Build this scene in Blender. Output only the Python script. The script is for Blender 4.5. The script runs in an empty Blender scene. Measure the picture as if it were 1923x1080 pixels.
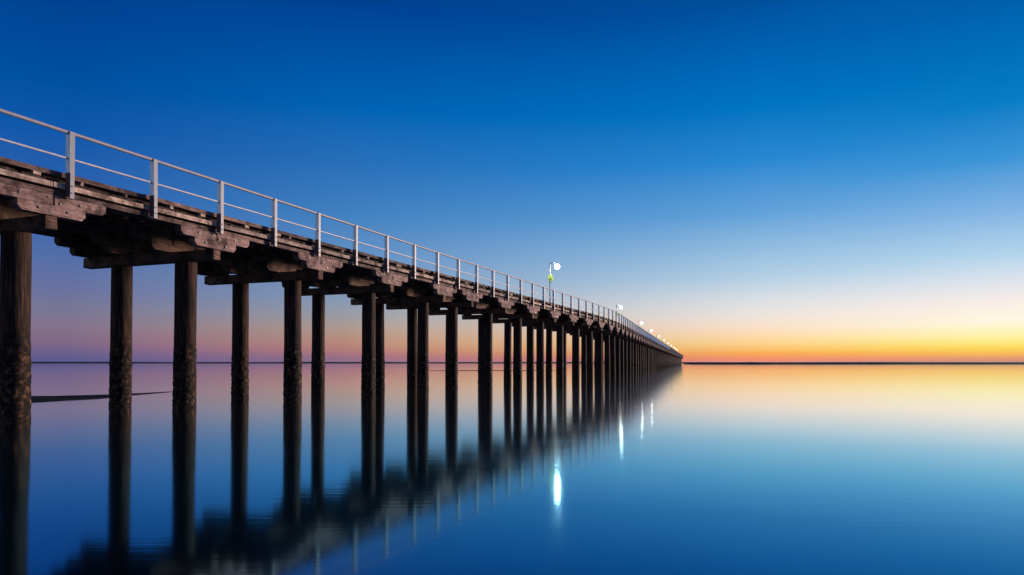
import bpy, math, random
import numpy as np
from mathutils import Vector, Matrix, noise

random.seed(7)
R = math.radians
sc = bpy.context.scene
COL = sc.collection

# ------------------------------------------------------------------ camera
FPX, PITCH, CY, CAMZ = 1310.0, 0.0195, 656.1, 1.03
cam_d = bpy.data.cameras.new("camera")
cam = bpy.data.objects.new("camera", cam_d)
COL.objects.link(cam)
cam.location = (0, 0, CAMZ)
cam.rotation_euler = (math.pi / 2 + PITCH, 0, 0)
cam_d.sensor_width = 36.0
cam_d.lens = 36.0 * FPX / 1923.0
cam_d.shift_y = (CY - 540.0) / 1923.0
cam_d.clip_start = 0.1
cam_d.clip_end = 30000.0
sc.camera = cam
sc.render.resolution_x, sc.render.resolution_y = 1024, 575

# ------------------------------------------------------------------ helpers
def tag(o, label=None, cat=None, group=None, kind=None):
    if label: o['label'] = label
    if cat: o['category'] = cat
    if group: o['group'] = group
    if kind: o['kind'] = kind
    return o

def empty(name, loc=(0, 0, 0), rz=0.0, parent=None):
    o = bpy.data.objects.new(name, None)
    COL.objects.link(o)
    o.location = loc
    o.rotation_euler = (0, 0, rz)
    o.empty_display_size = 0.3
    if parent: o.parent = parent
    return o

# pier centre line: straight, a slight bend to the left, straight again.
# s runs along the outer fence line, o is the distance inward from it.
A1, TURN, S_A, ARC = 0.3635, 0.108, 69.5, 22.0
D0 = 18.0
def frame(s):
    if s <= S_A:
        a = A1
        return (s * math.sin(a) - D0 * math.cos(a), s * math.cos(a) + D0 * math.sin(a), a)
    x0 = S_A * math.sin(A1) - D0 * math.cos(A1)
    y0 = S_A * math.cos(A1) + D0 * math.sin(A1)
    k = TURN / ARC
    u = min(s - S_A, ARC)
    a = A1 - k * u
    x = x0 + (math.cos(a) - math.cos(A1)) / k
    y = y0 + (math.sin(A1) - math.sin(a)) / k
    if s > S_A + ARC:
        v = s - S_A - ARC
        x += v * math.sin(a); y += v * math.cos(a)
    return (x, y, a)
def P(s, o, z):
    x, y, a = frame(s)
    return (x - o * math.cos(a), y + o * math.sin(a), z)
def heading(s):           # rotation that puts local +x along the pier, +y inward (left)
    return math.pi / 2 - frame(s)[2]

class MB:
    def __init__(self): self.v, self.f, self.m = [], [], []
    def quadbox(self, c, mi=0):
        """c: 8 corners, bottom ring of 4 then top ring of 4"""
        n = len(self.v); self.v += [tuple(p) for p in c]
        for q in ((3, 2, 1, 0), (4, 5, 6, 7), (0, 1, 5, 4), (1, 2, 6, 5), (2, 3, 7, 6), (3, 0, 4, 7)):
            self.f.append(tuple(n + i for i in q)); self.m.append(mi)
    def box(self, x0, x1, y0, y1, z0, z1, mi=0, j=0.0, fn=None):
        r = lambda: random.uniform(-j, j)
        c = [(x0 + r(), y0 + r(), z0 + r()), (x1 + r(), y0 + r(), z0 + r()), (x1 + r(), y1 + r(), z0 + r()), (x0 + r(), y1 + r(), z0 + r()),
             (x0 + r(), y0 + r(), z1 + r()), (x1 + r(), y0 + r(), z1 + r()), (x1 + r(), y1 + r(), z1 + r()), (x0 + r(), y1 + r(), z1 + r())]
        if fn: c = [fn(*p) for p in c]
        self.quadbox(c, mi)
    def prism(self, poly, y0, y1, mi=0):
        """poly: (x,z) outline, extruded along y"""
        n = len(self.v); k = len(poly)
        self.v += [(x, y0, z) for x, z in poly] + [(x, y1, z) for x, z in poly]
        self.f.append(tuple(range(n, n + k))); self.m.append(mi)
        self.f.append(tuple(range(n + 2 * k - 1, n + k - 1, -1))); self.m.append(mi)
        for i in range(k):
            a, b = n + i, n + (i + 1) % k
            self.f.append((b, a, a + k, b + k)); self.m.append(mi)
    def tube(self, pts, r, seg=10, mi=0, r1=None):
        n = len(self.v); pts = [Vector(p) for p in pts]
        for i, p in enumerate(pts):
            t = (pts[min(i + 1, len(pts) - 1)] - pts[max(i - 1, 0)]).normalized()
            up = Vector((0, 0, 1)) if abs(t.z) < 0.9 else Vector((1, 0, 0))
            a = t.cross(up).normalized(); b = a.cross(t)
            rr = r if r1 is None else r + (r1 - r) * i / (len(pts) - 1)
            for k in range(seg):
                w = 2 * math.pi * k / seg
                self.v.append(tuple(p + a * (rr * math.cos(w)) + b * (rr * math.sin(w))))
        for i in range(len(pts) - 1):
            for k in range(seg):
                q = n + i * seg
                self.f.append((q + k, q + (k + 1) % seg, q + seg + (k + 1) % seg, q + seg + k)); self.m.append(mi)
        self.f.append(tuple(range(n + seg - 1, n - 1, -1))); self.m.append(mi)
        q = n + (len(pts) - 1) * seg
        self.f.append(tuple(range(q, q + seg))); self.m.append(mi)
    def lathe(self, prof, seg=24, mi=0, c=(0, 0, 0)):
        n = len(self.v)
        for r, z in prof:
            for k in range(seg):
                w = 2 * math.pi * k / seg
                self.v.append((c[0] + r * math.cos(w), c[1] + r * math.sin(w), c[2] + z))
        for i in range(len(prof) - 1):
            for k in range(seg):
                q = n + i * seg
                self.f.append((q + k, q + (k + 1) % seg, q + seg + (k + 1) % seg, q + seg + k)); self.m.append(mi)
    def mesh(self, name, mats, bevel=0.0, smooth=False):
        me = bpy.data.meshes.new(name)
        me.from_pydata(self.v, [], self.f)
        for m in (mats if isinstance(mats, (list, tuple)) else [mats]): me.materials.append(m)
        me.polygons.foreach_set('material_index', self.m)
        if bevel or True:
            import bmesh
            bm = bmesh.new(); bm.from_mesh(me)
            bmesh.ops.recalc_face_normals(bm, faces=bm.faces)
            if bevel:
                ed = [e for e in bm.edges if len(e.link_faces) == 2 and e.calc_face_angle(0) > 0.6]
                bmesh.ops.bevel(bm, geom=ed, offset=bevel, segments=1, affect='EDGES')
            bm.to_mesh(me); bm.free()
        if smooth:
            me.polygons.foreach_set('use_smooth', [True] * len(me.polygons))
        return me
    def build(self, name, mats, parent=None, **k):
        return link(name, self.mesh(name, mats, **k), parent)
def link(name, me, parent=None):
    o = bpy.data.objects.new(name, me); COL.objects.link(o)
    if parent: o.parent = parent
    return o

# ------------------------------------------------------------------ materials
def lin(c):
    return tuple((v / 255 / 12.92) if v / 255 <= 0.04045 else ((v / 255 + 0.055) / 1.055) ** 2.4 for v in c) + (1.0,)
def newmat(name):
    m = bpy.data.materials.new(name); m.use_nodes = True
    nt = m.node_tree; b = nt.nodes['Principled BSDF']
    return m, nt, b
def N(nt, t, **k):
    n = nt.nodes.new(t)
    for a, v in k.items():
        if a.startswith('_'): n.inputs[a[1:]].default_value = v
        else: setattr(n, a, v)
    return n
def ramp(nt, stops, src=None, interp='LINEAR'):
    r = nt.nodes.new('ShaderNodeValToRGB'); cr = r.color_ramp; cr.interpolation = interp
    while len(cr.elements) > 1: cr.elements.remove(cr.elements[-1])
    cr.elements[0].position = stops[0][0]; cr.elements[0].color = stops[0][1]
    for p, c in stops[1:]:
        e = cr.elements.new(p); e.color = c
    if src is not None: nt.links.new(src, r.inputs[0])
    return r

def timber(name, c0, c1, c2, stretch=(1.0, 14, 14), rough=0.85, bump=0.35, scale=2.2):
    """weathered hardwood: grain stretched along local x, blotches, cracks and per-board tone"""
    m, nt, b = newmat(name); L = nt.links
    tc = N(nt, 'ShaderNodeTexCoord'); geo = N(nt, 'ShaderNodeNewGeometry'); oi = N(nt, 'ShaderNodeObjectInfo')
    off = N(nt, 'ShaderNodeVectorMath', operation='SCALE'); L.new(oi.outputs['Location'], off.inputs[0]); off.inputs['Scale'].default_value = 1.37
    add = N(nt, 'ShaderNodeVectorMath', operation='ADD'); L.new(tc.outputs['Object'], add.inputs[0]); L.new(off.outputs[0], add.inputs[1])
    mp = N(nt, 'ShaderNodeMapping'); mp.inputs['Scale'].default_value = stretch; L.new(add.outputs[0], mp.inputs[0])
    n1 = N(nt, 'ShaderNodeTexNoise', _Scale=scale, _Detail=9.0, _Roughness=0.68); L.new(mp.outputs[0], n1.inputs['Vector'])
    n2 = N(nt, 'ShaderNodeTexNoise', _Scale=2.3, _Detail=6.0, _Roughness=0.65); L.new(add.outputs[0], n2.inputs['Vector'])
    n3 = N(nt, 'ShaderNodeTexNoise', _Scale=scale * 3.0, _Detail=6.0, _Roughness=0.7); L.new(mp.outputs[0], n3.inputs['Vector'])
    r1 = ramp(nt, [(0.28, c0), (0.5, c1), (0.75, c2)], n1.outputs['Fac'])
    r2 = ramp(nt, [(0.36, (0.20, 0.17, 0.17, 1)), (0.52, (0.80, 0.76, 0.75, 1)), (0.68, (1.2, 1.16, 1.12, 1))], n2.outputs['Fac'])
    mu = N(nt, 'ShaderNodeMix', data_type='RGBA', blend_type='MULTIPLY'); mu.inputs[0].default_value = 1.0
    L.new(r1.outputs[0], mu.inputs[6]); L.new(r2.outputs[0], mu.inputs[7])
    r3 = ramp(nt, [(0.0, (0.6, 0.6, 0.62, 1)), (1.0, (1.25, 1.2, 1.18, 1))], geo.outputs['Random Per Island'])
    mu2 = N(nt, 'ShaderNodeMix', data_type='RGBA', blend_type='MULTIPLY'); mu2.inputs[0].default_value = 1.0
    L.new(mu.outputs[2], mu2.inputs[6]); L.new(r3.outputs[0], mu2.inputs[7])
    r4 = ramp(nt, [(0.38, (0.1, 0.09, 0.09, 1)), (0.45, (1, 1, 1, 1))], n3.outputs['Fac'])
    mu3 = N(nt, 'ShaderNodeMix', data_type='RGBA', blend_type='MULTIPLY'); mu3.inputs[0].default_value = 1.0
    L.new(mu2.outputs[2], mu3.inputs[6]); L.new(r4.outputs[0], mu3.inputs[7])
    L.new(mu3.outputs[2], b.inputs['Base Color'])
    b.inputs['Roughness'].default_value = rough
    b.inputs['Specular IOR Level'].default_value = 0.25
    bp = N(nt, 'ShaderNodeBump', _Strength=bump, _Distance=0.03); L.new(n1.outputs['Fac'], bp.inputs['Height']); L.new(bp.outputs[0], b.inputs['Normal'])
    return m

M = {}
M['timber'] = timber('weathered_timber', lin((70, 52, 48)), lin((138, 112, 104)), lin((186, 158, 148)))
M['corbel'] = timber('corbel_timber', lin((84, 66, 63)), lin((148, 122, 117)), lin((190, 164, 158)))
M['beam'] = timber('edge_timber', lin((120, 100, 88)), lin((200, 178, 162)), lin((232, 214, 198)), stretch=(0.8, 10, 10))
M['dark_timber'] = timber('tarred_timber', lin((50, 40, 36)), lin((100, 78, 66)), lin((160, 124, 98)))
M['deck'] = timber('deck_timber', lin((30, 25, 24)), lin((62, 52, 48)), lin((100, 84, 76)), stretch=(3, 3, 3))
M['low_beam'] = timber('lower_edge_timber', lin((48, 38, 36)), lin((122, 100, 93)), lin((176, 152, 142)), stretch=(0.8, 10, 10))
M['bolt'] = newmat('rusty_iron')[0]
M['bolt'].node_tree.nodes['Principled BSDF'].inputs['Base Color'].default_value = (0.05, 0.025, 0.018, 1)

def pile_mat():
    m, nt, b = newmat('pile_timber'); L = nt.links
    tc = N(nt, 'ShaderNodeTexCoord'); oi = N(nt, 'ShaderNodeObjectInfo')
    off = N(nt, 'ShaderNodeVectorMath', operation='SCALE'); L.new(oi.outputs['Location'], off.inputs[0]); off.inputs['Scale'].default_value = 2.1
    add = N(nt, 'ShaderNodeVectorMath', operation='ADD'); L.new(tc.outputs['Object'], add.inputs[0]); L.new(off.outputs[0], add.inputs[1])
    mp = N(nt, 'ShaderNodeMapping'); mp.inputs['Scale'].default_value = (9, 9, 0.7); L.new(add.outputs[0], mp.inputs[0])
    n1 = N(nt, 'ShaderNodeTexNoise', _Scale=1.6, _Detail=8.0, _Roughness=0.65); L.new(mp.outputs[0], n1.inputs['Vector'])
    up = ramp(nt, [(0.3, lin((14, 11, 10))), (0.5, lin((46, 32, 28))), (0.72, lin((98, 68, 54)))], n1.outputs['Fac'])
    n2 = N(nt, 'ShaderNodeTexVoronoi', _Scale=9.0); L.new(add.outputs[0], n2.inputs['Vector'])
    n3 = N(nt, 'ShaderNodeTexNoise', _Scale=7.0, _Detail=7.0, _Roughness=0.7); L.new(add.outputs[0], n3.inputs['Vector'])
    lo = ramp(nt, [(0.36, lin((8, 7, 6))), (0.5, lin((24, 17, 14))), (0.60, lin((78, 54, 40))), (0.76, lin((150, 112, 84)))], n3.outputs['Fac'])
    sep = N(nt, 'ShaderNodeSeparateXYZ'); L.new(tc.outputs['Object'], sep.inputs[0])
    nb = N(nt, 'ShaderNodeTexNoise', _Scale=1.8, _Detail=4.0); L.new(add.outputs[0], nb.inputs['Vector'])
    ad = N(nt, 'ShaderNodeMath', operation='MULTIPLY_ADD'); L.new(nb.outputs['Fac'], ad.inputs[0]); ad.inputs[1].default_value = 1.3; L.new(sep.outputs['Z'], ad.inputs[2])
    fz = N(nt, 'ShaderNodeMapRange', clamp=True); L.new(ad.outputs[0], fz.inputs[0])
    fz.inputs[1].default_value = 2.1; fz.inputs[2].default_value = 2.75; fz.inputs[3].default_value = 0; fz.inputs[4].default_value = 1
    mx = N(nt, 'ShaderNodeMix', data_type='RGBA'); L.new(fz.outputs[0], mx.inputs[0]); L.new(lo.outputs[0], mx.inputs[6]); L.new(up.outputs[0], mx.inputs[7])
    L.new(mx.outputs[2], b.inputs['Base Color'])
    b.inputs['Roughness'].default_value = 0.8
    b.inputs['Specular IOR Level'].default_value = 0.15
    hx = N(nt, 'ShaderNodeMix', data_type='FLOAT'); L.new(fz.outputs[0], hx.inputs[0]); L.new(n3.outputs['Fac'], hx.inputs[2]); L.new(n1.outputs['Fac'], hx.inputs[3])
    bp = N(nt, 'ShaderNodeBump', _Strength=0.7, _Distance=0.04); L.new(hx.outputs[0], bp.inputs['Height']); L.new(bp.outputs[0], b.inputs['Normal'])
    return m
M['pile'] = pile_mat()

def paint(name, c, rough=0.45, metal=0.0, wear=0.25):
    m, nt, b = newmat(name); L = nt.links
    tc = N(nt, 'ShaderNodeTexCoord')
    n1 = N(nt, 'ShaderNodeTexNoise', _Scale=6.0, _Detail=8.0, _Roughness=0.7); L.new(tc.outputs['Object'], n1.inputs['Vector'])
    d = tuple(v * (1 - wear) for v in c[:3]) + (1,)
    r = ramp(nt, [(0.35, d), (0.6, c)], n1.outputs['Fac']); L.new(r.outputs[0], b.inputs['Base Color'])
    b.inputs['Roughness'].default_value = rough; b.inputs['Metallic'].default_value = metal
    return m
M['post'] = paint('shaded_post_face', (0.18, 0.19, 0.23, 1), 0.5)  # post's dimmer side: shade put into the colour
M['toprail'] = paint('top_rail_steel', (0.27, 0.26, 0.31, 1), 0.5)
M['midrail'] = paint('mid_rail_steel', (0.46, 0.45, 0.52, 1), 0.45)
M['web'] = paint('lit_post_web', (0.80, 0.90, 0.94, 1), 0.5, wear=0.2)  # same post's brighter side: light put into the colour
M['lower_leg'] = paint('dark_lower_leg', (0.10, 0.05, 0.06, 1), 0.7)  # darker lower part of the post leg
M['pole'] = paint('lamp_pole_steel', (0.25, 0.27, 0.30, 1), 0.5)
M['lime'] = paint('lime_paint', (0.34, 0.50, 0.09, 1), 0.6, wear=0.1)
M['lime_dark'] = paint('dark_lime_paint', (0.20, 0.34, 0.04, 1), 0.5)
def emit(name, c, s):
    m = bpy.data.materials.new(name); m.use_nodes = True; nt = m.node_tree; nt.nodes.clear()
    e = N(nt, 'ShaderNodeEmission', _Color=c, _Strength=s); o = N(nt, 'ShaderNodeOutputMaterial'); nt.links.new(e.outputs[0], o.inputs[0])
    return m
def lamp_mat(top):
  m = emit('lit_lamp_glass', (1.0, 0.97, 0.90, 1), 1.0)
  _nt = m.node_tree; _lw = N(_nt, 'ShaderNodeLayerWeight', _Blend=0.5)          # emission fades toward the rim to give the glow a soft edge
  _r = N(_nt, 'ShaderNodeMapRange', clamp=True); _nt.links.new(_lw.outputs['Facing'], _r.inputs[0])
  _r.inputs[1].default_value = 0.08; _r.inputs[2].default_value = 0.46; _r.inputs[3].default_value = top; _r.inputs[4].default_value = 1.0
  _nt.links.new(_r.outputs[0], [n for n in _nt.nodes if n.type == 'EMISSION'][0].inputs['Strength'])
  return m
M['lamp'] = [lamp_mat(130.0), lamp_mat(90.0), lamp_mat(5.0)]

def water_mat():
    """calm sea smoothed by a long exposure: a mirror whose strength and hue follow the angle, as clear deep water does"""
    m = bpy.data.materials.new('calm_sea_water'); m.use_nodes = True; nt = m.node_tree; nt.nodes.clear(); L = nt.links
    out = N(nt, 'ShaderNodeOutputMaterial'); g = N(nt, 'ShaderNodeBsdfAnisotropic'); g.distribution = 'MULTI_GGX'
    lw = N(nt, 'ShaderNodeLayerWeight', _Blend=0.5)
    cz = lambda c: 1.0 - c
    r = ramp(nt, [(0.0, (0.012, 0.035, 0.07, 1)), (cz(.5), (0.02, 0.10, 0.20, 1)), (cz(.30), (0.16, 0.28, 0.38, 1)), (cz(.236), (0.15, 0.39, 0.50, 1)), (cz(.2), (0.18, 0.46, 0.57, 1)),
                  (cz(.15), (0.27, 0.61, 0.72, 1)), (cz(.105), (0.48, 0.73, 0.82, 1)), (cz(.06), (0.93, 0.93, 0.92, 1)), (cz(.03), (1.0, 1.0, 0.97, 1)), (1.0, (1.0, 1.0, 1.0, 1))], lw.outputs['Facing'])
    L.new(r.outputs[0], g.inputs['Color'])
    tc = N(nt, 'ShaderNodeTexCoord')
    mp = N(nt, 'ShaderNodeMapping'); mp.inputs['Scale'].default_value = (0.25, 1.1, 1); L.new(tc.outputs['Object'], mp.inputs[0])
    n1 = N(nt, 'ShaderNodeTexNoise', _Scale=1.0, _Detail=5.0, _Roughness=0.55); L.new(mp.outputs[0], n1.inputs['Vector'])
    bp = N(nt, 'ShaderNodeBump', _Strength=0.03, _Distance=0.015); L.new(n1.outputs['Fac'], bp.inputs['Height']); 
    mq = N(nt, 'ShaderNodeMapping'); mq.inputs['Scale'].default_value = (0.6, 10.0, 1); mq.inputs['Rotation'].default_value = (0, 0, 0.06); L.new(tc.outputs['Object'], mq.inputs[0])
    n3 = N(nt, 'ShaderNodeTexNoise', _Scale=1.0, _Detail=3.0, _Roughness=0.5); L.new(mq.outputs[0], n3.inputs['Vector'])
    b2 = N(nt, 'ShaderNodeBump', _Strength=1.0, _Distance=0.0006)
    s0 = N(nt, 'ShaderNodeSeparateXYZ'); L.new(tc.outputs['Object'], s0.inputs[0])          # a breath of wind away from the shore
    fr = N(nt, 'ShaderNodeMapRange', clamp=True); L.new(s0.outputs['Y'], fr.inputs[0]); fr.inputs[1].default_value = 5.0; fr.inputs[2].default_value = 11.5
    fr.inputs[3].default_value = 0.0003; fr.inputs[4].default_value = 0.0014; L.new(fr.outputs[0], b2.inputs['Distance']); L.new(n3.outputs['Fac'], b2.inputs['Height']); L.new(bp.outputs[0], b2.inputs['Normal'])
    bp = b2; L.new(bp.outputs[0], g.inputs['Normal'])
    n2 = N(nt, 'ShaderNodeTexNoise', _Scale=0.5, _Detail=3.0); L.new(mp.outputs[0], n2.inputs['Vector'])
    mr = N(nt, 'ShaderNodeMapRange'); L.new(n2.outputs['Fac'], mr.inputs[0]); mr.inputs[1].default_value = 0.3; mr.inputs[2].default_value = 0.7
    mr.inputs[3].default_value = 0.068; mr.inputs[4].default_value = 0.086
    sy = N(nt, 'ShaderNodeSeparateXYZ'); L.new(tc.outputs['Object'], sy.inputs[0])          # calmer water offshore
    fd = N(nt, 'ShaderNodeMapRange', clamp=True); L.new(sy.outputs['Y'], fd.inputs[0]); fd.inputs[1].default_value = 15; fd.inputs[2].default_value = 120
    fd.inputs[3].default_value = 1.0; fd.inputs[4].default_value = 0.6
    mm = N(nt, 'ShaderNodeMath', operation='MULTIPLY'); L.new(mr.outputs[0], mm.inputs[0]); L.new(fd.outputs[0], mm.inputs[1]); L.new(mm.outputs[0], g.inputs['Roughness'])
    g2 = N(nt, 'ShaderNodeBsdfAnisotropic'); g2.distribution = 'GGX'; L.new(r.outputs[0], g2.inputs['Color']); L.new(bp.outputs[0], g2.inputs['Normal'])
    g2.inputs['Roughness'].default_value = 0.17
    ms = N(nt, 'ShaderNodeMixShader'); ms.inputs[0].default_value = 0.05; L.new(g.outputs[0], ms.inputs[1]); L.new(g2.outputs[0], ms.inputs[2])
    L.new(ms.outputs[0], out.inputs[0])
    return m
M['water'] = water_mat()

def ground_mat(name, c0, c1, scale=1.5, rough=0.6):
    m, nt, b = newmat(name); L = nt.links
    tc = N(nt, 'ShaderNodeTexCoord')
    n1 = N(nt, 'ShaderNodeTexNoise', _Scale=scale, _Detail=8.0, _Roughness=0.6); L.new(tc.outputs['Object'], n1.inputs['Vector'])
    r = ramp(nt, [(0.35, c0), (0.65, c1)], n1.outputs['Fac']); L.new(r.outputs[0], b.inputs['Base Color'])
    b.inputs['Roughness'].default_value = rough
    bp = N(nt, 'ShaderNodeBump', _Strength=0.4, _Distance=0.03); L.new(n1.outputs['Fac'], bp.inputs['Height']); L.new(bp.outputs[0], b.inputs['Normal'])
    return m
M['sand'] = ground_mat('wet_sand', (0.010, 0.010, 0.009, 1), (0.04, 0.038, 0.03, 1), 3.0, 0.95)
M['sand'].node_tree.nodes['Principled BSDF'].inputs['Specular IOR Level'].default_value = 0.05
M['shore'] = ground_mat('far_shore_ground', (0.012, 0.010, 0.014, 1), (0.03, 0.024, 0.03, 1), 0.02, 0.9)

# ------------------------------------------------------------------ sky (world)
def ray(x, y):
    X = (x - 961.5) / FPX; U = (CY - y) / FPX
    c, s = math.cos(PITCH), math.sin(PITCH)
    d = (X, c - U * s, s + U * c)
    h = math.hypot(d[0], d[1])
    return math.degrees(math.atan2(d[0], d[1])), math.degrees(math.atan2(d[2], h))
GLOW_AZ = 46.0
cols = [
 (1850, [(679, (196, 142, 126)), (674, (226, 150, 118)), (667, (248, 172, 98)), (658, (252, 208, 76)), (648, (253, 228, 110)), (632, (254, 243, 165)), (605, (255, 247, 222)), (570, (250, 238, 230)), (525, (217, 226, 237)), (480, (178, 212, 235)), (400, (130, 180, 228)), (300, (58, 148, 215)), (200, (8, 125, 199)), (100, (0, 110, 187)), (0, (0, 94, 172))]),
 (1430, [(679, (222, 142, 134)), (673, (246, 146, 104)), (665, (250, 166, 86)), (655, (252, 196, 112)), (642, (253, 214, 148)), (622, (254, 222, 188)), (600, (243, 228, 216)), (570, (224, 226, 228)), (520, (180, 207, 228)), (470, (148, 190, 224)), (400, (98, 162, 218)), (300, (40, 136, 210)), (200, (0, 116, 195)), (100, (0, 99, 180)), (0, (0, 79, 156))]),
 (640,  [(679, (138, 112, 140)), (670, (152, 108, 132)), (658, (178, 122, 122)), (640, (182, 138, 122)), (615, (172, 152, 142)), (590, (152, 154, 164)), (560, (132, 152, 180)), (480, (96, 142, 194)), (400, (64, 128, 192)), (300, (38, 110, 184)), (200, (0, 98, 180)), (100, (0, 83, 165)), (0, (0, 64, 146))]),
 (130,  [(679, (84, 88, 142)), (670, (98, 93, 142)), (655, (116, 99, 138)), (640, (131, 105, 135)), (615, (131, 114, 140)), (580, (120, 118, 150)), (540, (104, 114, 160)), (480, (82, 110, 168)), (400, (52, 100, 172)), (250, (16, 88, 170)), (150, (0, 80, 160)), (0, (0, 66, 146))]),
]
world = bpy.data.worlds.new("World"); sc.world = world; world.use_nodes = True
nt = world.node_tree; L = nt.links
bg = nt.nodes['Background']
tc = N(nt, 'ShaderNodeTexCoord')
sp = N(nt, 'ShaderNodeSeparateXYZ'); L.new(tc.outputs['Generated'], sp.inputs[0])
el = N(nt, 'ShaderNodeMath', operation='ARCSINE'); L.new(sp.outputs['Z'], el.inputs[0])
ed = N(nt, 'ShaderNodeMath', operation='DIVIDE'); L.new(el.outputs[0], ed.inputs[0]); ed.inputs[1].default_value = math.pi / 2
az = N(nt, 'ShaderNodeMath', operation='ARCTAN2'); L.new(sp.outputs['X'], az.inputs[0]); L.new(sp.outputs['Y'], az.inputs[1])
sb = N(nt, 'ShaderNodeMath', operation='SUBTRACT'); L.new(az.outputs[0], sb.inputs[0]); sb.inputs[1].default_value = R(GLOW_AZ)
cs = N(nt, 'ShaderNodeMath', operation='COSINE'); L.new(sb.outputs[0], cs.inputs[0])
ac = N(nt, 'ShaderNodeMath', operation='ARCCOSINE'); L.new(cs.outputs[0], ac.inputs[0])   # 0 at the glow, pi opposite
prev = None; prevd = None
for x, st in cols:
    az0 = ray(x, 600)[0]
    stops = []
    for y, c in st:
        stops.append((max(ray(x, y)[1], 0.0) / 90.0, lin(c)))
    stops.append((50 / 90, lin((0, 52, 122)))); stops.append((1.0, lin((0, 44, 108))))
    r = ramp(nt, stops, ed.outputs[0])
    dl = abs(az0 - GLOW_AZ)
    if prev is None: prev, prevd = r.outputs[0], dl
    else:
        mr = N(nt, 'ShaderNodeMapRange', clamp=True); L.new(ac.outputs[0], mr.inputs[0])
        mr.inputs[1].default_value = R(prevd); mr.inputs[2].default_value = R(dl); mr.inputs[3].default_value = 0; mr.inputs[4].default_value = 1
        mx = N(nt, 'ShaderNodeMix', data_type='RGBA'); L.new(mr.outputs[0], mx.inputs[0]); L.new(prev, mx.inputs[6]); L.new(r.outputs[0], mx.inputs[7])
        prev, prevd = mx.outputs[2], dl
# the part of the sky opposite the glow, behind the photographer
r = ramp(nt, [(0.0, lin((130, 135, 165))), (0.10, lin((170, 168, 188))), (0.22, lin((165, 185, 210))), (0.45, lin((80, 130, 185))), (1.0, lin((0, 60, 130)))], ed.outputs[0])
mr = N(nt, 'ShaderNodeMapRange', clamp=True); L.new(ac.outputs[0], mr.inputs[0])
mr.inputs[1].default_value = R(96); mr.inputs[2].default_value = R(140); mr.inputs[3].default_value = 0; mr.inputs[4].default_value = 1
mx = N(nt, 'ShaderNodeMix', data_type='RGBA'); L.new(mr.outputs[0], mx.inputs[0]); L.new(prev, mx.inputs[6]); L.new(r.outputs[0], mx.inputs[7])
L.new(mx.outputs[2], bg.inputs[0]); bg.inputs[1].default_value = 1.0

# last warm light from low on the right
sd = bpy.data.lights.new('sun', 'SUN'); sd.energy = 5.0; sd.angle = R(8); sd.color = (1.0, 0.76, 0.62)
so = bpy.data.objects.new('sun', sd); COL.objects.link(so)
saz, sel = R(58), R(5)
dv = Vector((math.sin(saz) * math.cos(sel), math.cos(saz) * math.cos(sel), math.sin(sel)))
so.rotation_euler = dv.to_track_quat('Z', 'Y').to_euler()

# ------------------------------------------------------------------ water, shores, sand
mb = MB(); mb.v = [(-9000, -300, 0), (9000, -300, 0), (9000, 14000, 0), (-9000, 14000, 0)]; mb.f = [(0, 1, 2, 3)]; mb.m = [0]
WZ = -0.54        # water level
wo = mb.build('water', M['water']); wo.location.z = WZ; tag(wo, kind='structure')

def ridge(name, pts, mat, sub=8, seed=0, rag=0.25):
    """pts: (x,y,halfwidth,height) stations of a low mound of land"""
    mb = MB(); rows = []
    prof = [(-1, -0.3), (-0.8, 0.35), (-0.45, 0.8), (0, 1), (0.45, 0.85), (0.8, 0.4), (1, -0.3)]
    P2 = []
    for i in range(len(pts) - 1):
        for k in range(sub):
            t = k / sub; P2.append([pts[i][j] * (1 - t) + pts[i + 1][j] * t for j in range(4)])
    P2.append(list(pts[-1]))
    for i, (x, y, w, h) in enumerate(P2):
        a = P2[max(i - 1, 0)]; b = P2[min(i + 1, len(P2) - 1)]
        dx, dy = b[0] - a[0], b[1] - a[1]; l = math.hypot(dx, dy) or 1; nx, ny = -dy / l, dx / l
        q = 1 + rag * noise.noise(Vector((i * 0.37 + seed, seed, 0.0))) * 2
        for u, v in prof:
            mb.v.append((x + nx * u * w, y + ny * u * w, v * h * q))
    k = len(prof)
    for i in range(len(P2) - 1):
        for j in range(k - 1):
            mb.f.append((i * k + j, i * k + j + 1, (i + 1) * k + j + 1, (i + 1) * k + j)); mb.m.append(0)
    o = mb.build(name, mat, smooth=True); o.location.z = WZ; return o

tag(ridge('far_shore', [(-3200, 2500, 60, 5.2), (-2000, 2600, 60, 5.8), (-900, 2600, 60, 5.2), (100, 2700, 60, 5), (620, 2750, 60, 4.8), (2600, 2600, 60, 5.6)], M['shore'], 12, 3, 0.2), kind='structure')
tag(ridge('sand_spit', [(201.15, 815.4, 2.03, 0.95), (222.75, 818.1, 10.8, 2.05), (290.25, 823.5, 21.6, 2.45), (445.5, 837, 27, 2.45), (634.5, 864, 29.7, 2.55), (945, 891, 32.4, 2.45), (1485, 931.5, 32.4, 2.55)], M['shore'], 8, 9, 0.12), kind='structure')
# wet sand bar under the first spans, and a thin one beyond the pier
tag(ridge('sand_bar', [(-37.5, 22.5, 3.2, 0.10), (-30.5, 25.2, 4.0, 0.12), (-25.2, 27.6, 4.0, 0.13), (-21.4, 29.6, 3.4, 0.12), (-20.0, 31.2, 2.3, 0.09), (-19.2, 33.99, 0.94, 0.042), (-18.82, 35.97, 0.61, 0.03), (-18.44, 38.56, 0.12, 0.01)], M['sand'], 6, 4, 0.15), kind='structure')
tag(ridge('sand_bar', [(-19.81, 140.21, 0.15, 0.012), (-13.72, 141.73, 1.37, 0.072), (-3.05, 142.49, 1.68, 0.084), (4.57, 143.26, 1.37, 0.072), (10.67, 144.78, 0.15, 0.012)], M['sand'], 5, 2, 0.15), kind='structure')

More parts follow.
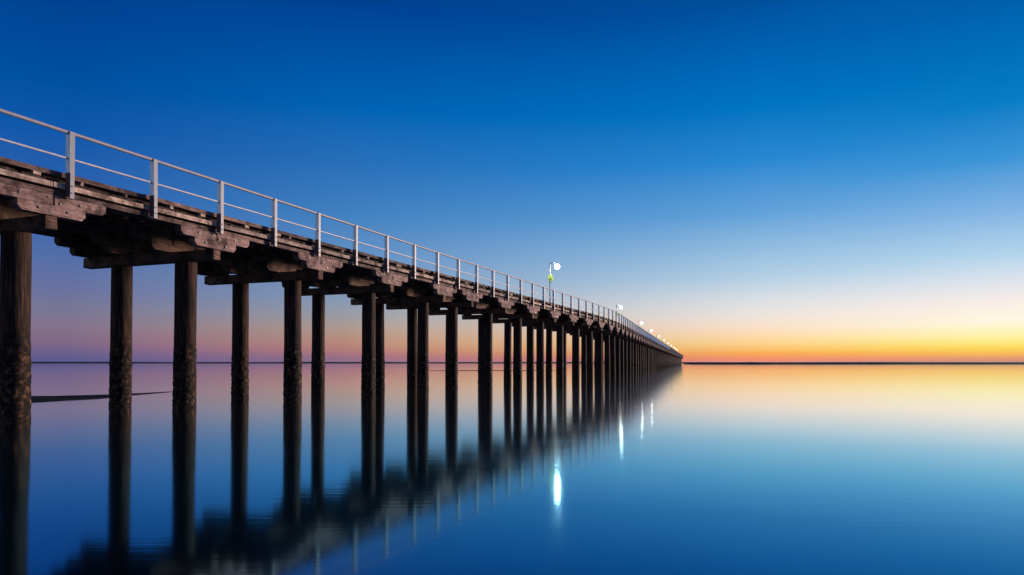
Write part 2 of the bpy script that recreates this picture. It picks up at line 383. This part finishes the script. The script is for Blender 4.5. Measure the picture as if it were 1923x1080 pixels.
# ------------------------------------------------------------------ the pier
S_BEG, S_END = -0.5, 615.0
WIDTH = 6.25
pier = empty('pier', P(1.2, 3.0, 0))
tag(pier, 'long timber pier on paired round piles reaching out over calm water to the horizon', 'pier')
pinv = Vector(pier.location)
def keep(o):            # child keeps its world position
    o.parent = pier
    o.matrix_parent_inverse = Matrix.Translation(-pinv)
    return o

def runs(a, b, step, gap=0.012, jit=0.0):
    s = a
    while s < b:
        e = min(s + step * random.uniform(1 - jit, 1 + jit), b)
        yield s + gap / 2, e - gap / 2
        s = e
def bent_list():
    L_ = [12.95 + 5.875 * i for i in range(-2, 5)]
    L_ += [46.326 - 5.875]
    s = 46.326
    while s < S_END - 1: L_.append(s); s += 5.875
    return L_
BENTS = bent_list()

def longbeam(name, o0, o1, z0, z1, mat, near=True, jit=0.012, bounds=None):
    mb = MB(); bounds = bounds or [S_BEG] + [b for b in BENTS if b > S_BEG + 1] + [S_END]
    for a, b in zip(bounds[:-1], bounds[1:]):
        g = 0.01
        # slightly crooked boards, two pieces per bay
        dz = random.uniform(-jit, jit); do = random.uniform(-jit, jit)
        nseg = 3 if a < 140 else 1
        xs = [a + g + (b - a - 2 * g) * i / nseg for i in range(nseg + 1)]
        zz = [random.uniform(-0.008, 0.008) for _ in xs]
        n = len(mb.v)
        for x, w in zip(xs, zz):
            for (oo, z) in ((o0 + do, z0), (o1 + do, z0), (o1 + do, z1), (o0 + do, z1)):
                mb.v.append(P(x, oo, z + dz + w))
        for i in range(nseg):
            for k in range(4):
                q = n + i * 4
                mb.f.append((q + k, q + (k + 1) % 4, q + 4 + (k + 1) % 4, q + 4 + k)); mb.m.append(0)
        mb.f.append((n + 3, n + 2, n + 1, n)); mb.m.append(0)
        q = n + nseg * 4; mb.f.append((q, q + 1, q + 2, q + 3)); mb.m.append(0)
    # run the grain along the pier: a rotated object frame
    o = mb.build(name, mat)
    a = heading(0.0)
    o.data.transform(Matrix.Rotation(-a, 4, 'Z'))
    keep(o); o.rotation_euler = (0, 0, a)
    return o

offbays = [S_BEG] + [b + 2.9 for b in BENTS if b + 2.9 > S_BEG + 1 and b + 2.9 < S_END - 1] + [S_END]
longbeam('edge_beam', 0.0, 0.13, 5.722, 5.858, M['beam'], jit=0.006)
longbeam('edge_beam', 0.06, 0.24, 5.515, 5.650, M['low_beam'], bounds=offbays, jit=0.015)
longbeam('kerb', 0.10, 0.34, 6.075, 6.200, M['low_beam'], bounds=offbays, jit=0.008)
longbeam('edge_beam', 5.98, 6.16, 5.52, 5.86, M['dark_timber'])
longbeam('kerb', 0.36, 0.50, 5.97, 6.17, M['deck'], jit=0.004)  # backing board added to block the sky and keep the kerb gap dark
longbeam('kerb', 5.80, 6.02, 6.055, 6.20, M['timber'], bounds=offbays)
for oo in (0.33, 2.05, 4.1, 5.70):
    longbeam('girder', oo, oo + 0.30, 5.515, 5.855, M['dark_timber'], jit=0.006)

# deck planks laid across, one mesh
mb = MB(); s = S_BEG
while s < S_END:
    w = 0.235 if s < 160 else 5.0
    w = min(w, S_END - s)
    e0 = random.uniform(0.12, 0.19); e1 = WIDTH + random.uniform(-0.05, 0.02)
    dz = random.uniform(-0.006, 0.006)
    mb.box(s + 0.006, s + w - 0.006, e0, e1, 5.868 + dz, 5.965 + dz, fn=lambda a, b, c: P(a, b, c))
    s += w
keep(mb.build('deck', M['deck']))
# spacer blocks that lift the kerb off the deck: each its own part near the viewer, the small far ones together
def blocks(name, s0, s1, step, dims, mat, most, skip=None):
    s = s0; k = 0; rest = MB()
    while s < s1:
        l, o0, o1, z0, z1 = dims()
        if not (skip and skip(s)):
            if k < most:
                b = MB(); b.box(0, l, o0, o1, z0, z1, j=0.005)
                o = b.build(name, mat); keep(o)
                x, y, _ = frame(s); o.location = (x, y, 0); o.rotation_euler = (0, 0, heading(s)); k += 1
            else:
                rest.box(s, s + l, o0, o1, z0, z1, j=0.005, fn=lambda a, b, c: P(a, b, c))
        s += random.uniform(*step)
    if rest.v:
        o = keep(rest.build(name, mat)); o['kind'] = 'stuff'
blocks('kerb_block', S_BEG + 0.3, 260, (0.9, 2.2), lambda: (random.choice((0.08, 0.12, 0.2, 0.45)), 0.11, 0.30, 5.972, 6.070), M['beam'], 90)
blocks('joist', S_BEG + 0.4, 150, (0.55, 0.72), lambda: (0.14, 0.65, 5.68, 5.46, 5.853), M['dark_timber'], 90, lambda s: min(abs(s - b) for b in BENTS) < 1.7)

# --- one trestle: headstock > two piles, corbels, bolts.  Local x along the pier, y inward.
def corbel_mesh(y0, y1, seed, mats, joint=True):
    random.seed(seed); mb = MB()
    c = 0.11
    L_ = 1.55 + random.uniform(-.08, .08); Rr = 1.55 + random.uniform(-.08, .08)
    l2 = 0.95 + random.uniform(-.08, .06); r2 = 0.95 + random.uniform(-.06, .08)
    zt, zm, zb = 5.505, 5.228, 4.955
    g = 0.03
    # upper tier (two timbers butted at the middle), lower tier
    mb.prism([(-L_, zt), (-L_, zm + c), (-L_ + c, zm), (-g, zm), (-g, zt)], y0, y1)
    mb.prism([(g, zt), (g, zm), (Rr - c, zm), (Rr, zm + c), (Rr, zt)], y0 + .006, y1 + .006)
    mb.prism([(-l2, zm - .006), (-l2, zb + c), (-l2 + c, zb), (r2 - c, zb), (r2, zb + c), (r2, zm - .006)], y0 + 0.012, y1 - .01)
    if joint:
        mb.box(-0.028, 0.028, y0 + 0.05, y1 - 0.05, zm, zt, mi=1)
        for (x, z) in ((-0.85, 5.38), (0.8, 5.36), (-0.45, 5.1), (0.42, 5.1), (-0.13, 5.42), (0.13, 5.3)):
            x += random.uniform(-.06, .06)
            mb.tube([(x, y0 + .02, z), (x, y0 - .022, z)], 0.034, 8, 1)
    return mb.mesh('corbel', [mats, M['bolt']], bevel=0.0)
def head_mesh(seed):
    random.seed(seed); mb = MB()
    mb.box(-0.165, 0.165, 0.06, WIDTH + random.uniform(-.1, .12), 4.585, 4.948, j=0.012)
    return mb.mesh('headstock', [M['dark_timber']], bevel=0.018)
def pile_mesh(seed):
    """round timber pile, flared slightly, with shell growth round the tide line"""
    random.seed(seed); seg, rings = 40, 130
    z0, z1 = -1.6, 4.58
    mb = MB(); ph = random.uniform(0, 50)
    lx, ly = random.uniform(-.035, .035), random.uniform(-.03, .03)
    for i in range(rings + 1):
        z = z0 + (z1 - z0) * i / rings
        base = 0.352 - 0.010 * (z - z0) / (z1 - z0)
        for k in range(seg):
            w = 2 * math.pi * k / seg
            cx, sy = math.cos(w), math.sin(w)
            r = base + 0.012 * noise.noise(Vector((cx * 1.2 + ph, sy * 1.2, z * 0.35)))
            r += 0.006 * noise.noise(Vector((cx * 6 + ph, sy * 6, z * 0.6)))
            t = max(0.0, min(1.0, (1.75 + 0.5 * noise.noise(Vector((cx * 2, sy * 2, ph))) - z) / 0.45))
            if t > 0:
                q = noise.noise(Vector((cx * 3.4 + ph, sy * 3.4, z * 8.5))) + 0.6 * noise.noise(Vector((cx * 7 + ph, sy * 7, z * 19)))
                r += t * (0.012 + 0.03 * max(q, -0.2))
            f = (z1 - z) / (z1 - z0)
            mb.v.append((cx * r + lx * f, sy * r + ly * f, z))
    for i in range(rings):
        for k in range(seg):
            q = i * seg
            mb.f.append((q + k, q + (k + 1) % seg, q + seg + (k + 1) % seg, q + seg + k)); mb.m.append(0)
    mb.f.append(tuple(range(rings * seg, rings * seg + seg))); mb.m.append(0)
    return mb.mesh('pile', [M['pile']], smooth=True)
def pile_low(seed):
    mb = MB(); mb.tube([(0, 0, -1.6), (0, 0, 4.58)], 0.355, 14, r1=0.345)
    return mb.mesh('pile', [M['pile']], smooth=True)

OUT = [corbel_mesh(0.03, 0.32, 10 + i, M['corbel']) for i in range(5)]
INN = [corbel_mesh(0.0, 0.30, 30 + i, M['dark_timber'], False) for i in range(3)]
HEAD = [head_mesh(50 + i) for i in range(4)]
PILE = [pile_mesh(70 + i) for i in range(6)]
PLOW = pile_low(1)
random.seed(11)
for i, s in enumerate(BENTS[:100]):
    x, y, _ = frame(s)
    h = link('headstock', HEAD[i % 4], None)
    keep(h); h.location = (x, y, random.uniform(-.012, .012)); h.rotation_euler = (0, 0, heading(s))
    far = s > 200
    for oo in (1.456, 4.458):
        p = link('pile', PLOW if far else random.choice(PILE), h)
        p.location = (random.uniform(-.06, .06), oo + random.uniform(-.05, .05), -0.002)
        p.rotation_euler = (random.uniform(-.006, .006), random.uniform(-.006, .006), random.uniform(0, 6.28))
        q = random.uniform(0.93, 1.05); p.scale = (q, q, 1)
    c = link('corbel', OUT[(i * 2 + 1) % 5], h); c.location = (random.uniform(-.05, .05), 0, 0)
    if s < 300:
        for q, oo in enumerate((2.05, 4.1, 5.80)):
            c = link('corbel', INN[(i + q) % 3], h); c.location = (random.uniform(-.08, .08), oo, 0)
# the last few trestles at the far end, past the hundred that show largest
mb = MB()
for s in BENTS[100:]:
    mb.box(s - .165, s + .165, .06, WIDTH, 4.585, 4.948, fn=lambda a, b, c: P(a, b, c))
    mb.box(s - 1.5, s + 1.5, .03, .32, 4.955, 5.5, fn=lambda a, b, c: P(a, b, c))
    for oo in (1.456, 4.458): mb.tube([P(s, oo, -1.6), P(s, oo, 4.58)], 0.35, 12)
o = mb.build('headstock', [M['dark_timber']]); keep(o); o['kind'] = 'stuff'

# ------------------------------------------------------------------ railing on the outer edge
ZT = 7.31
rail = empty('railing', P(2.4, -0.1, 5.46)); rinv = Vector(rail.location)
tag(rail, 'pale steel pipe railing with two rails running along the outer edge of the pier', 'railing')
def keepr(o):
    o.parent = rail; o.matrix_parent_inverse = Matrix.Translation(-rinv); return o
def railpts(o, z):
    s = 0.6; out = []
    while s < S_END:
        out.append(P(s, o, z)); s += 2.0 if 60 < s < 100 else 8.0
    out.append(P(S_END, o, z)); return out
mb = MB(); mb.tube(railpts(-0.10, ZT - 0.042), 0.05, 12); keepr(mb.build('top_rail', M['toprail'], smooth=True))
mb = MB(); mb.tube(railpts(-0.10, 6.56), 0.030, 12); keepr(mb.build('mid_rail', M['midrail'], smooth=True))
def post_mesh():
    mb = MB()
    zb, zt = 5.467, ZT - 0.02
    mb.box(-0.058, 0.068, -0.185, -0.172, zb, zt)          # outer face, its dimmer light put into the colour
    mb.box(-0.070, -0.058, -0.185, -0.012, 6.17, zt, mi=1)       # web seen from the side, brighter light put into its colour
    mb.box(0.056, 0.068, -0.172, -0.012, zb, zt)
    return mb.mesh('post', [M['post'], M['web']], bevel=0.003)
def leg_mesh():
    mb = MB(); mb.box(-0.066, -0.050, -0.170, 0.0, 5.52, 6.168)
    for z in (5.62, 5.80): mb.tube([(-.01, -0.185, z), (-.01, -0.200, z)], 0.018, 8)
    return mb.mesh('post_lower_leg', [M['lower_leg']])
PM, BM_ = post_mesh(), leg_mesh()
posts = []
s = 13.338 - 4 * 2.7344
while s < S_END: posts.append(s); s += 2.7344
for i, s in enumerate(posts[:100]):
    x, y, _ = frame(s)
    p = link('post', PM, None); keepr(p); p.location = (x, y, random.uniform(-.006, .006)); p.rotation_euler = (0, random.uniform(-.004, .004), heading(s))
    if i < 40: link('post_lower_leg', BM_, p)
mb = MB()
for s in posts[100:]:
    mb.box(s - .06, s + .06, -.185, -.02, 5.467, ZT - .02, fn=lambda a, b, c: P(a, b, c))
o = keepr(mb.build('post', [M['post'], M['web']])); o['kind'] = 'stuff'

# ------------------------------------------------------------------ lamps on the inner edge
LAMPS = [70.9, 128, 180, 222, 270, 320, 370, 420, 470, 520, 570]
LAB = ['tall lamp nearest the viewer with a lime board on its pole',
       'second lamp from the near end, just past the bend of the pier',
       'third lamp from the near end, small bright point above the railing',
       'fourth lamp from the near end, above the far railing']
ZL = 11.33; OL = 4.62
def lamp_parts():
    d = {}
    mb = MB(); mb.tube([(0, 0, 5.97), (0, 0, ZL + .42)], 0.075, 12, r1=0.05); mb.lathe([(0.14, 5.965), (0.14, 6.0), (0.08, 6.03)], 12)
    d['pole'] = mb.mesh('pole', [M['pole']], smooth=True)
    mb = MB(); mb.tube([(0, -0.04, ZL + .28), (0, -0.35, ZL + .40), (0, -0.80, ZL + .34)], 0.03, 8)
    d['arm'] = mb.mesh('arm', [M['pole']], smooth=True)
    mb = MB(); mb.lathe([(0.0, .36), (0.06, .36), (0.08, .31), (0.16, .28), (0.17, .262), (0.0, .262)], 24, c=(0, -.80, ZL))
    d['shade'] = mb.mesh('lamp_shade', [M['pole']], smooth=True)
    mb = MB(); mb.lathe([(0.33 * math.cos(R(a)), 0.33 * math.sin(R(a))) for a in range(-90, 91, 10)], 36, c=(0, -.80, ZL - .06))  # globe made large to stand for the glow around the lamp
    for q in range(3): d['bowl%d' % q] = mb.mesh('lamp_bowl', [M['lamp'][q]], smooth=True)
    mb = MB(); z = ZL - 1.25
    # lime board: a diamond with a dark panel and a small lower plate
    n = 0.46
    mb.prism([(0, z + n * 1.1), (n, z), (0, z - n * 1.1), (-n, z)], -0.10, -0.085)
    mb.prism([(.02, z + .1), (.22, z - .08), (.02, z - .26), (-.14, z - .08)], -0.112, -0.102, 1)
    # the board faces along the deck
    mb.v = [(y * math.cos(0.9) + x * math.sin(0.9), y * math.sin(0.9) - x * math.cos(0.9), z) for x, y, z in mb.v]
    d['sign'] = mb.mesh('sign_board', [M['lime'], M['lime_dark']])
    return d
LP = lamp_parts()
for i, s in enumerate(LAMPS):
    x, y, z = P(s, OL, 0)
    t = empty('pier_lamp', (x, y, 5.965), heading(s))
    tag(t, LAB[i] if i < 4 else 'lit lamp among the run of distant lamps near the far end of the pier', 'lamp', 'lamps along the pier')
    for k, nm in (('pole', 'pole'), ('arm', 'arm'), ('shade', 'lamp_shade'), ('bowl%d' % (0 if i == 0 else 1 if i < 4 else 2), 'lamp_bowl'), ('sign', 'sign_board')):
        if i > 3 and k in ('sign',): continue
        c = link(nm, LP[k], t); c.location = (0, 0, -5.965)

# ------------------------------------------------------------------ render settings
sc.view_settings.view_transform = 'Standard'
sc.view_settings.look = 'None'
sc.view_settings.exposure = 0.0
sc.view_settings.gamma = 1.0
sc.cycles.use_denoising = True
sc.cycles.max_bounces = 6
sc.cycles.sample_clamp_indirect = 0.0
